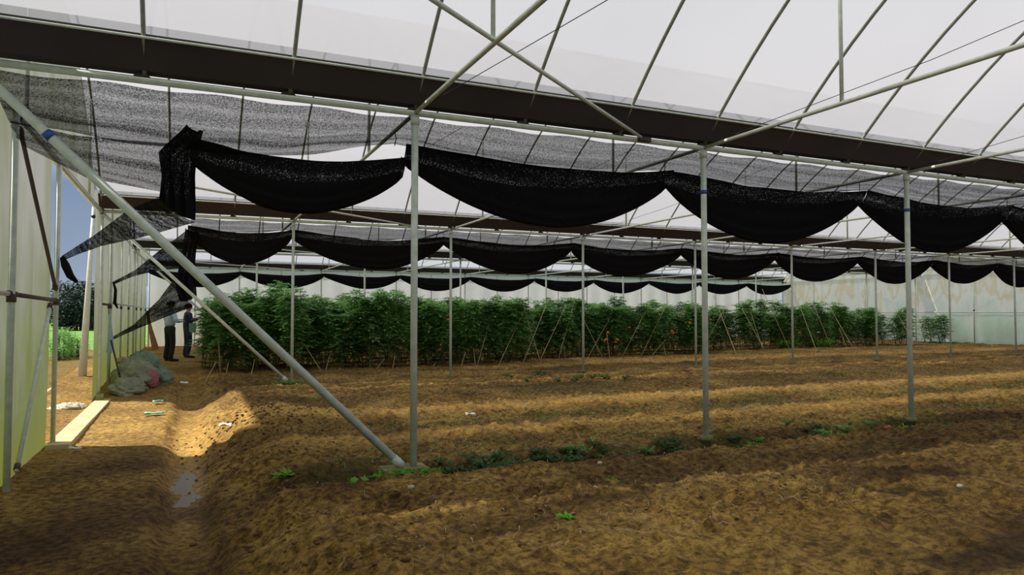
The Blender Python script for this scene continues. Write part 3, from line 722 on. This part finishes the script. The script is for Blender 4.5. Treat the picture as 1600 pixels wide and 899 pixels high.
for (dx, dy, s) in ((-.24, -.17, .7), (-.12, -.19, .8), (.0, -.18, .8), (.12, -.16, .7), (-.36, -.12, .6)):
    weed(X0 + dx, ROW[0] + dy, s, 'leaf_bright', 'bright green weeds hugging the mossy concrete block of the nearest post', 'weeds on the concrete block', rr_.randrange(4)); COL.objects[-1].location.z = -.075
for _ in range(40):
    x = X0 + .25 + 2.9 * rr_.random() ** 1.2; weed(x, 6.62 + rr_.gauss(0, .13), rr_.uniform(.5, 1.0), rr_.choice(['leaf', 'weed_dark', 'weed_dark', 'weed_dark']), 'low dark green weeds in the ditch between the first two front posts', 'weeds in the ditch, left stretch', rr_.randrange(4))
for _ in range(34):
    x = rr_.uniform(5.8, 9.6); weed(x, 6.62 + rr_.gauss(0, .14), rr_.uniform(.5, 1.0), rr_.choice(['leaf', 'weed_dark', 'weed_dark', 'leaf_bright']), 'green weeds in the ditch right of the second front post', 'weeds in the ditch, right stretch', rr_.randrange(4))
for px, py in ((450, 745), (575, 750), (560, 752)):
    p = on(px, py, 2, -.02); weed(p.x, p.y, .8, 'leaf_bright', 'small bright seedling left of the nearest post' if px > 500 else 'lone bright seedling on the dark soil right of the trench', 'seedlings left of the nearest post' if px > 500 else None, 4)
for px, py in ((885, 812), (960, 753)):
    p = on(px, py, 2, 0); weed(p.x, p.y, .45, 'leaf_bright', 'tiny green seedling in the front soil, ' + ('lower one' if py > 800 else 'upper one, near the ditch'), None, 4)
for px in (435, 447, 462): 
    p = on(px, 601, 2, .0); weed(p.x, p.y, 1.0, 'leaf', 'green weeds at the foot of the first post of the second row', 'weeds at the second row post', 1)
for _ in range(22):
    px = rr_.uniform(1215, 1305); p = on(px, 541 + rr_.uniform(-2, 2), 2, .05); weed(p.x, p.y, rr_.uniform(2.0, 3.2), 'leaf_bright', 'bright lime weeds at the foot of the plants towards the right', 'lime weeds below the plants', rr_.randrange(4))
for _ in range(16):
    px = rr_.uniform(780, 990); p = on(px, 594 + rr_.uniform(-4, 4), 2, .0); weed(p.x, p.y, rr_.uniform(.6, 1.0), 'weed_dark', 'sparse dark weeds on the soil strip near the second row of posts', 'sparse weeds near the second row', rr_.randrange(4))
m = MB(); rr = rnd(91)
for _ in range(2600):
    y0 = rr.choice([7.25, 7.4, 9.35, 9.4, 12.3]); y = rr.gauss(y0, .3); x = rr.uniform(1.2, 18); z = gz(x, y) + .005
    a = rr.uniform(0, 6.28); leaf_q(m, (x, y, z), (math.cos(a), math.sin(a), .8), (0, 0, 1), rr.uniform(.02, .05), .008)
tag(m.build('seedlings', 'leaf', smooth=False), 'sparse tiny seedlings dotted along the furrows', 'seedlings', kind='stuff')

# ------------------------------------------------------------------ tomato plants
def tomato_mesh(sd, h=1.95, n=240):
    rr = rnd(sd); lv = MB(); st = MB(); tan_tone = MB()
    stems = []
    for s in range(5):
        x0, y0 = rr.uniform(-.24, .24), rr.uniform(-.22, .22); pts = []
        lean = rr.uniform(-.12, .12); hh = h * rr.uniform(.85, 1.0)
        for k in range(8):
            t = k / 7; pts.append(Vector((x0 + lean * t + .05 * math.sin(t * 7 + sd + s), y0 + .05 * math.cos(t * 6 + s), hh * t)))
        stems.append(pts); st.path(pts, [.012, .012, .011, .010, .009, .008, .006, .004], 5)
    for _ in range(n):
        P = rr.choice(stems); t = rr.uniform(.10, 1) ** .75; k = t * 7; i = min(int(k), 6); p = P[i].lerp(P[i + 1], k - i)
        a = rr.uniform(0, 2 * math.pi); L = rr.uniform(.18, .40) * (1 - .35 * max(t - .7, 0) / .3)
        d = Vector((math.cos(a), math.sin(a), rr.uniform(-.25, .75))).normalized()
        tgt = tan_tone if (t < .38 and rr.random() < .30) else lv
        ns = 4
        for q in range(ns + 1):
            f = .25 + .75 * q / ns; c = p + d * L * f + Vector((0, 0, -.10 * f * f * L * 3))
            side = d.cross(Vector((0, 0, 1))).normalized()
            if q == ns: leaf_q(tgt, c, d + Vector((0, 0, -.4)), (0, 0, 1), .11, .036)
            else:
                for s in (-1, 1):
                    leaf_q(tgt, c, d * .5 + side * s + Vector((0, 0, rr.uniform(-.6, .2))), (0, 0, 1), rr.uniform(.08, .125), .036)
    return lv.mesh('foliage', smooth=False), st.mesh('stems'), tan_tone.mesh('withered_leaves', smooth=False)
TM = []
for i in range(9):
    a, b, c = tomato_mesh(500 + i, n=300 if i < 6 else 260); a.materials.append(M['leaf'] if i % 3 else M['leaf_dark']); b.materials.append(M['stem']); c.materials.append(M['dry_leaf']); TM.append((a, b, c))
fm = MB(); fm.blob((0, 0, 0), (.042, .042, .036), 10, 8, .02, 3); FM = fm.mesh('tomato'); FM.materials.append(M['tomato_skin'])
PL = []
def plant(x, y, s, label, group):
    v = rr_.randrange(9); t = empty('tomato_plant', (x, y, gz(x, y) - .02), rr_.uniform(0, 6.28)); t.scale = (rr_.uniform(.95, 1.15), rr_.uniform(.95, 1.15), s)
    for nm_, me in zip(('foliage', 'stems', 'withered_leaves'), TM[v]): link_mesh(nm_, me, None, t)
    tag(t, label, 'tomato plant', group); PL.append(t)
def place(x): return 'left' if x < 7 else 'middle' if x < 16 else 'right'
def bed(y, xa, xb, step, h0, h1, nm_):
    n = int((xb - xa) / step)
    for k in range(n + 1):
        x = xa + k * step + rr_.uniform(-.1, .1); u = k / max(n, 1)
        s = (h0 + (h1 - h0) * u) / 1.95 * rr_.choice([.84, .92, .97, 1, 1.03, 1.12])
        plant(x, y + rr_.gauss(0, .2), s, f'bushy staked tomato plant, {ordn(k)} from the left in the {nm_} bed', None)
bed(19.15, .75, 9.2, .42, 2.0, 1.88, 'front')
bed(20.7, .60, 17.2, .46, 1.98, 1.78, 'second')
bed(22.4, .60, 30.2, .52, 2.0, 1.78, 'third')
bed(24.3, .70, 31.0, .80, 2.0, 1.75, 'rearmost')
for q, (px, Y) in enumerate(((1448, 23.0), (1468, 23.6))):
    p = on(px, 535, 0, 32.9 + .2 * q); plant(p.x, p.y, .70 + .05 * q, 'small lone tomato plant beyond the right end of the beds, ' + ['left', 'right'][q] + ' one of two', None)
p = on(430, 500, 1, 20.0); plant(p.x, 20.0, 1.22, 'tallest tomato plant, rising above the others at the left', None)
for px, py, Y in ((1050, 518, 19.9), (950, 520, 19.9), (945, 533, 19.95), (962, 535, 20.0), (548, 508, 18.7), (947, 531, 19.9), (1078, 505, 19.9), (1144, 535, 21.6), (1068, 492, 20.0), (1110, 500, 20.1), (983, 512, 20.1), (1250, 520, 21.7), (1052, 521, 19.95), (965, 531, 19.9), (700, 500, 18.7)):
    p = on(px, py, 1, Y); t = min(PL, key=lambda q: (q.location - Vector((p.x, Y, q.location.z))).length)
    o = link_mesh('tomato', FM, None, t); Mi = (Matrix.LocRotScale(t.location, t.rotation_euler, t.scale)).inverted(); o.location = Mi @ p
    o.scale = (1.15, 1.15, 1.15)
# bamboo stakes: foot and tip both given, standing in front of the bed rows
ST = [(971, 560, 1017, 471, 20.0), (1001, 558, 1044, 471, 20.0), (933, 533, 962, 481, 20.1), (953, 565, 948, 521, 19.8), (839, 513, 853, 478, 18.8), (869, 510, 885, 476, 20.1), (884, 520, 898, 470, 20.1),
      (801, 524, 821, 481, 18.7), (1108, 526, 1133, 481, 20.2), (717, 586, 727, 551, 18.3), (665, 585, 681, 567, 18.5), (581, 586, 601, 560, 18.4), (578, 577, 579, 550, 18.6), (505, 585, 475, 538, 18.3), (508, 584, 515, 556, 18.3),
      (1170, 502, 1159, 482, 21.5), (1178, 503, 1170, 478, 21.5), (1214, 503, 1191, 452, 21.4), (1254, 490, 1248, 474, 21.8), (1281, 500, 1272, 478, 21.8), (1322, 541, 1311, 513, 21.6), (1302, 490, 1294, 476, 21.9), (1405, 495, 1397, 480, 21.9),
      (344, 580, 341, 527, 18.7), (352, 590, 357, 567, 18.5), (393, 584, 398, 562, 18.4), (319, 601, 337, 567, 17.6), (824, 500, 814, 468, 18.8), (1013, 562, 1040, 531, 19.9), (1042, 562, 1037, 540, 19.9), (930, 536, 912, 500, 20.0), (883, 560, 880, 535, 20.0), (1090, 560, 1086, 535, 20.1), (743, 575, 740, 545, 18.5), (614, 575, 618, 545, 18.6), (1120, 475, 1115, 462, 20.3), (760, 520, 772, 476, 18.8)]
ST.sort(key=lambda q: q[0])
for i, (ax, ay, bx, by, Y) in enumerate(ST):
    Y += .06; a = on(ax, ay, 1, Y); b = on(bx, by, 1, Y + .25); d = b - a
    if ay < 545: a = a - d * max(0, (a.z + .02) / max(d.z, .2))
    else: a.z = min(a.z, gz(a.x, a.y) + .05); a = a - d.normalized() * .08
    m = MB(); pts = [a.lerp(b, k / 6) for k in range(7)]; m.path(pts, [.011, .0108, .0105, .010, .0098, .0095, .009], 7)
    for k in range(1, 6): m.path([pts[k] - d.normalized() * .008, pts[k] + d.normalized() * .008], .0125, 7)
    tag(m.build('bamboo_stake', 'bamboo', base=tuple(a)), f'pale bamboo stake leaning among the tomato plants, {ordn(i)} from the left', 'stake')

# ------------------------------------------------------------------ people
def skin_fig(name, chains, mat, parent, root, sub=1):
    vs, es, rs = [], [], []; idx = {}
    for ch in chains:
        prev = None
        for (p, r) in ch:
            key = tuple(round(c, 4) for c in p)
            if key not in idx: idx[key] = len(vs); vs.append(p); rs.append(r)
            i = idx[key]
            if prev is not None and prev != i: es.append((prev, i))
            prev = i
    me = bpy.data.meshes.new(name); me.from_pydata(vs, es, []); o = link_mesh(name, me, M[mat], parent)
    md = o.modifiers.new('skin', 'SKIN'); md.use_smooth_shade = True
    sv = me.skin_vertices[0].data
    for i, r in enumerate(rs): sv[i].radius = (r, r) if not isinstance(r, tuple) else r
    sv[idx[tuple(round(c, 4) for c in root)]].use_root = True
    sb = o.modifiers.new('sub', 'SUBSURF'); sb.levels = sub + 1; sb.render_levels = sub + 1
    return o
def person(loc, rz, hgt, top_mat, leg_mat, label, pose):
    t = empty('person', loc, rz); k = hgt / 1.72; t.scale = (k * 1.16, k * 1.16, k)
    # +y is forward, +x the person's right-hand side mirrored
    hip = (0, 0, .93); waist = (0, 0, 1.08); chest = (0, .0, 1.28); neckb = (0, -.005, 1.44); neck = (0, .01, 1.50)
    head = [(neck, .052), ((0, .02, 1.56), (.062, .075)), ((0, .025, 1.62), (.074, .092)), ((0, .015, 1.67), (.070, .085)), ((0, .005, 1.705), (.040, .050))]
    legs = []; shoes = []; bodylegs = []
    for s in (-1, 1):
        kn = (s * .105, .03 * (1 if s > 0 else .2), .50); an = (s * .12, -.03, .09); hp = (s * .09, 0, .86)
        legs.append([(hip, .125), (hp, .092), (kn, .066), ((s * .12, -.03, .14), .062), ((s * .12, -.03, .06), .064)])
        bodylegs.append([(hip, .085), (hp, .070), (kn, .050), (an, .036), ((s * .13, .07, .035), .034), ((s * .135, .14, .025), .024)])
        shoes.append([((s * .12, -.07, .05), .045), ((s * .125, .02, .055), .048), ((s * .135, .13, .035), .038), ((s * .138, .17, .03), .026)])
    arms = []; sleeves = []
    for s in (-1, 1):
        sh = (s * .17, 0, 1.40); el, wr = pose[s]
        cut = tuple(np.array(el) * .12 + np.array(wr) * .88)
        pal = tuple(np.array(wr) + (np.array(wr) - np.array(el)) / np.linalg.norm(np.array(wr) - np.array(el)) * .075)
        sh0 = (s * .08, 0, 1.41)
        sleeves.append([(chest, .145), (sh0, .075), (sh, .068), (el, .055), (cut, .046)])
        arms.append([(chest, .105), (sh0, .055), (sh, .050), (el, .040), (wr, .027), (pal, (.036, .020))])
        dirn = (np.array(wr) - np.array(el)); dirn = dirn / np.linalg.norm(dirn); side = np.array([s * -1., 0, 0]); dn = np.array([0, .25, -.97])
        for q in range(4):
            b = np.array(pal) + side * (q - 1.5) * .017; L = [.062, .072, .066, .052][q]
            arms.append([(pal, (.036, .020)), (tuple(b + dirn * .015), .0085), (tuple(b + dirn * L * .6), .008), (tuple(b + dirn * L * .8 + dn * L * .45), .0065)])
        b = np.array(wr) * .6 + np.array(pal) * .4
        arms.append([(wr, .027), (tuple(b + side * .035), .0105), (tuple(b + side * .05 + dirn * .035), .008)])
    torso = [[(hip, .085), (waist, .085), (chest, .105), (neckb, .062), head[0]], head,
             [head[2], ((0, .108, 1.605), .012)], [head[2], ((.078, .01, 1.61), .014)], [head[2], ((-.078, .01, 1.61), .014)]]
    skin_fig('body', torso + bodylegs + arms, 'skin', t, hip)
    skin_fig('trousers', legs + [[(hip, .125), ((0, 0, 1.06), .122)]], leg_mat, t, hip)
    low = (0, 0, .98) if top_mat == 'shirt_blue' else (0, 0, .84)
    topc = [[(low, .135), (waist, .134), (chest, .145), (neckb, .075), ((0, 0, 1.465), .062)]] + sleeves
    skin_fig('shirt' if top_mat == 'shirt_blue' else 'jacket', topc, top_mat, t, chest)
    for s in shoes: skin_fig('shoe', [s], 'shoe', t, s[0][0])
    hm = MB()
    def hairf(u, v):
        an = u * 2 * math.pi; front = max(0, math.sin(an)); th = v * (1.95 - .95 * front)
        return (.082 * math.sin(th) * math.cos(an), .012 + .100 * math.sin(th) * math.sin(an), 1.635 + .088 * math.cos(th))
    hm.grid(hairf, 28, 10)
    ho = link_mesh('hair', hm.mesh('hair'), M['hair'], t); sm = ho.modifiers.new('thick', 'SOLIDIFY'); sm.thickness = .012
    em = MB()
    for s in (-1, 1): em.blob((s * .03, .098, 1.632), (.012, .008, .007), 8, 5, 0, 1)
    link_mesh('eyes', em.mesh('eyes'), M['hair'], t)
    mm = MB(); mm.blob((0, .098, 1.572), (.022, .008, .006), 8, 5, 0, 1); link_mesh('mouth', mm.mesh('mouth'), M['red_litter'], t)
    tag(t, label, 'person'); return t
p = on(265, 562, 2, -.06)
for _ in range(3): p = on(265, 562, 2, gz(p.x, p.y) + .0)
PA = (p.x, 21.0 * 1.0); 
pA = on(265, 540, 1, 23.0); person((pA.x, 23.0, gz(pA.x, 23.0)), math.radians(-62), 1.76, 'shirt_blue', 'trousers_black', 'person in light blue shirt and black trousers, back half turned, arms folded', {-1: ((-.26, .02, 1.14), (-.10, .24, 1.18)), 1: ((.26, .02, 1.14), (.10, .25, 1.14))})
pB = on(293, 540, 1, 24.8); person((pB.x, 24.8, gz(pB.x, 24.8)), math.radians(-75), 1.72, 'suit_navy', 'suit_navy', 'person in a dark suit facing the plants, hands raised in front', {-1: ((-.24, .02, 1.15), (-.06, .25, 1.26)), 1: ((.24, .02, 1.15), (.06, .26, 1.24))})
q = on(301, 512, 1, 24.6); m = MB()
m.grid(lambda u, v: (q.x + .11 * math.cos(u * 6.2832) * (1 - .15 * v), q.y + .05 * math.sin(u * 6.2832), q.z + .14 - .30 * v), 16, 6)
t = empty('carrier_bag', (q.x, q.y, q.z - .16)); m.build('bag_body', 'bag_green', t); MB().path([(q.x - .07, q.y, q.z + .14), (q.x - .03, q.y, q.z + .24), (q.x + .03, q.y, q.z + .24), (q.x + .07, q.y, q.z + .14)], .006, 6).build('handle', 'bag_green', t)
tag(t, 'small grey-green carrier bag held by the person in the dark suit', 'bag')

# ------------------------------------------------------------------ trees and shrubs outside
def tree(x, y, h, w, label, mat='far_tree', name='tree', n=26):
    t = empty(name, (x, y, -.38)); m = MB(); rr = rnd(int(x * 10 + y))
    cl = []
    for _ in range(n):
        a = rr.uniform(0, 6.28); u = rr.random(); rad = w * .42 * math.sin(math.pi * (.12 + .8 * u)) * rr.uniform(.2, 1)
        cl.append((x + rad * math.cos(a), y + rad * math.sin(a), h * (.12 + .82 * u) - .38))
    for c in cl:
        for _ in range(46):
            p = Vector(c) + Vector((rr.gauss(0, w * .085), rr.gauss(0, w * .085), rr.gauss(0, h * .055))); p.z = max(p.z, -.3)
            leaf_q(m, p, (rr.uniform(-1, 1), rr.uniform(-1, 1), rr.uniform(-.6, .8)), (0, 0, 1), h * rr.uniform(.05, .09), h * .022)
    m.build('foliage', mat, t, smooth=False); MB().tube((x, y, -.4), (x, y, h * .5), w * .04, w * .02).build('trunk', 'bark', t)
    tag(t, label, 'tree' if name == 'tree' else 'shrub')
for i, (px, Y, h, w) in enumerate(((92, 92, 5.4, 6), (101, 90, 4.6, 6), (110, 94, 5.2, 7), (119, 90, 4.4, 6), (128, 93, 5.6, 6), (137, 90, 5.0, 7), (144, 95, 4.8, 7))):
    p = on(px, 495, 1, Y); tree(p.x, Y, h, w, f'dark distant tree beyond the field, {ordn(i)} from the left in the doorway view')
for i, (px, Y, h, w) in enumerate(((92, 33, 1.35, 1.6), (101, 34, 1.15, 1.5), (112, 35, 1.0, 1.6), (122, 34, .8, 1.4))):
    p = on(px, 520, 1, Y); tree(p.x, Y, h, w, 'green shrub outside the doorway, ' + ['tallest and leftmost', 'second from the left', 'third from the left', 'lowest, beside the white tube'][i], 'leaf', 'shrub', 30)
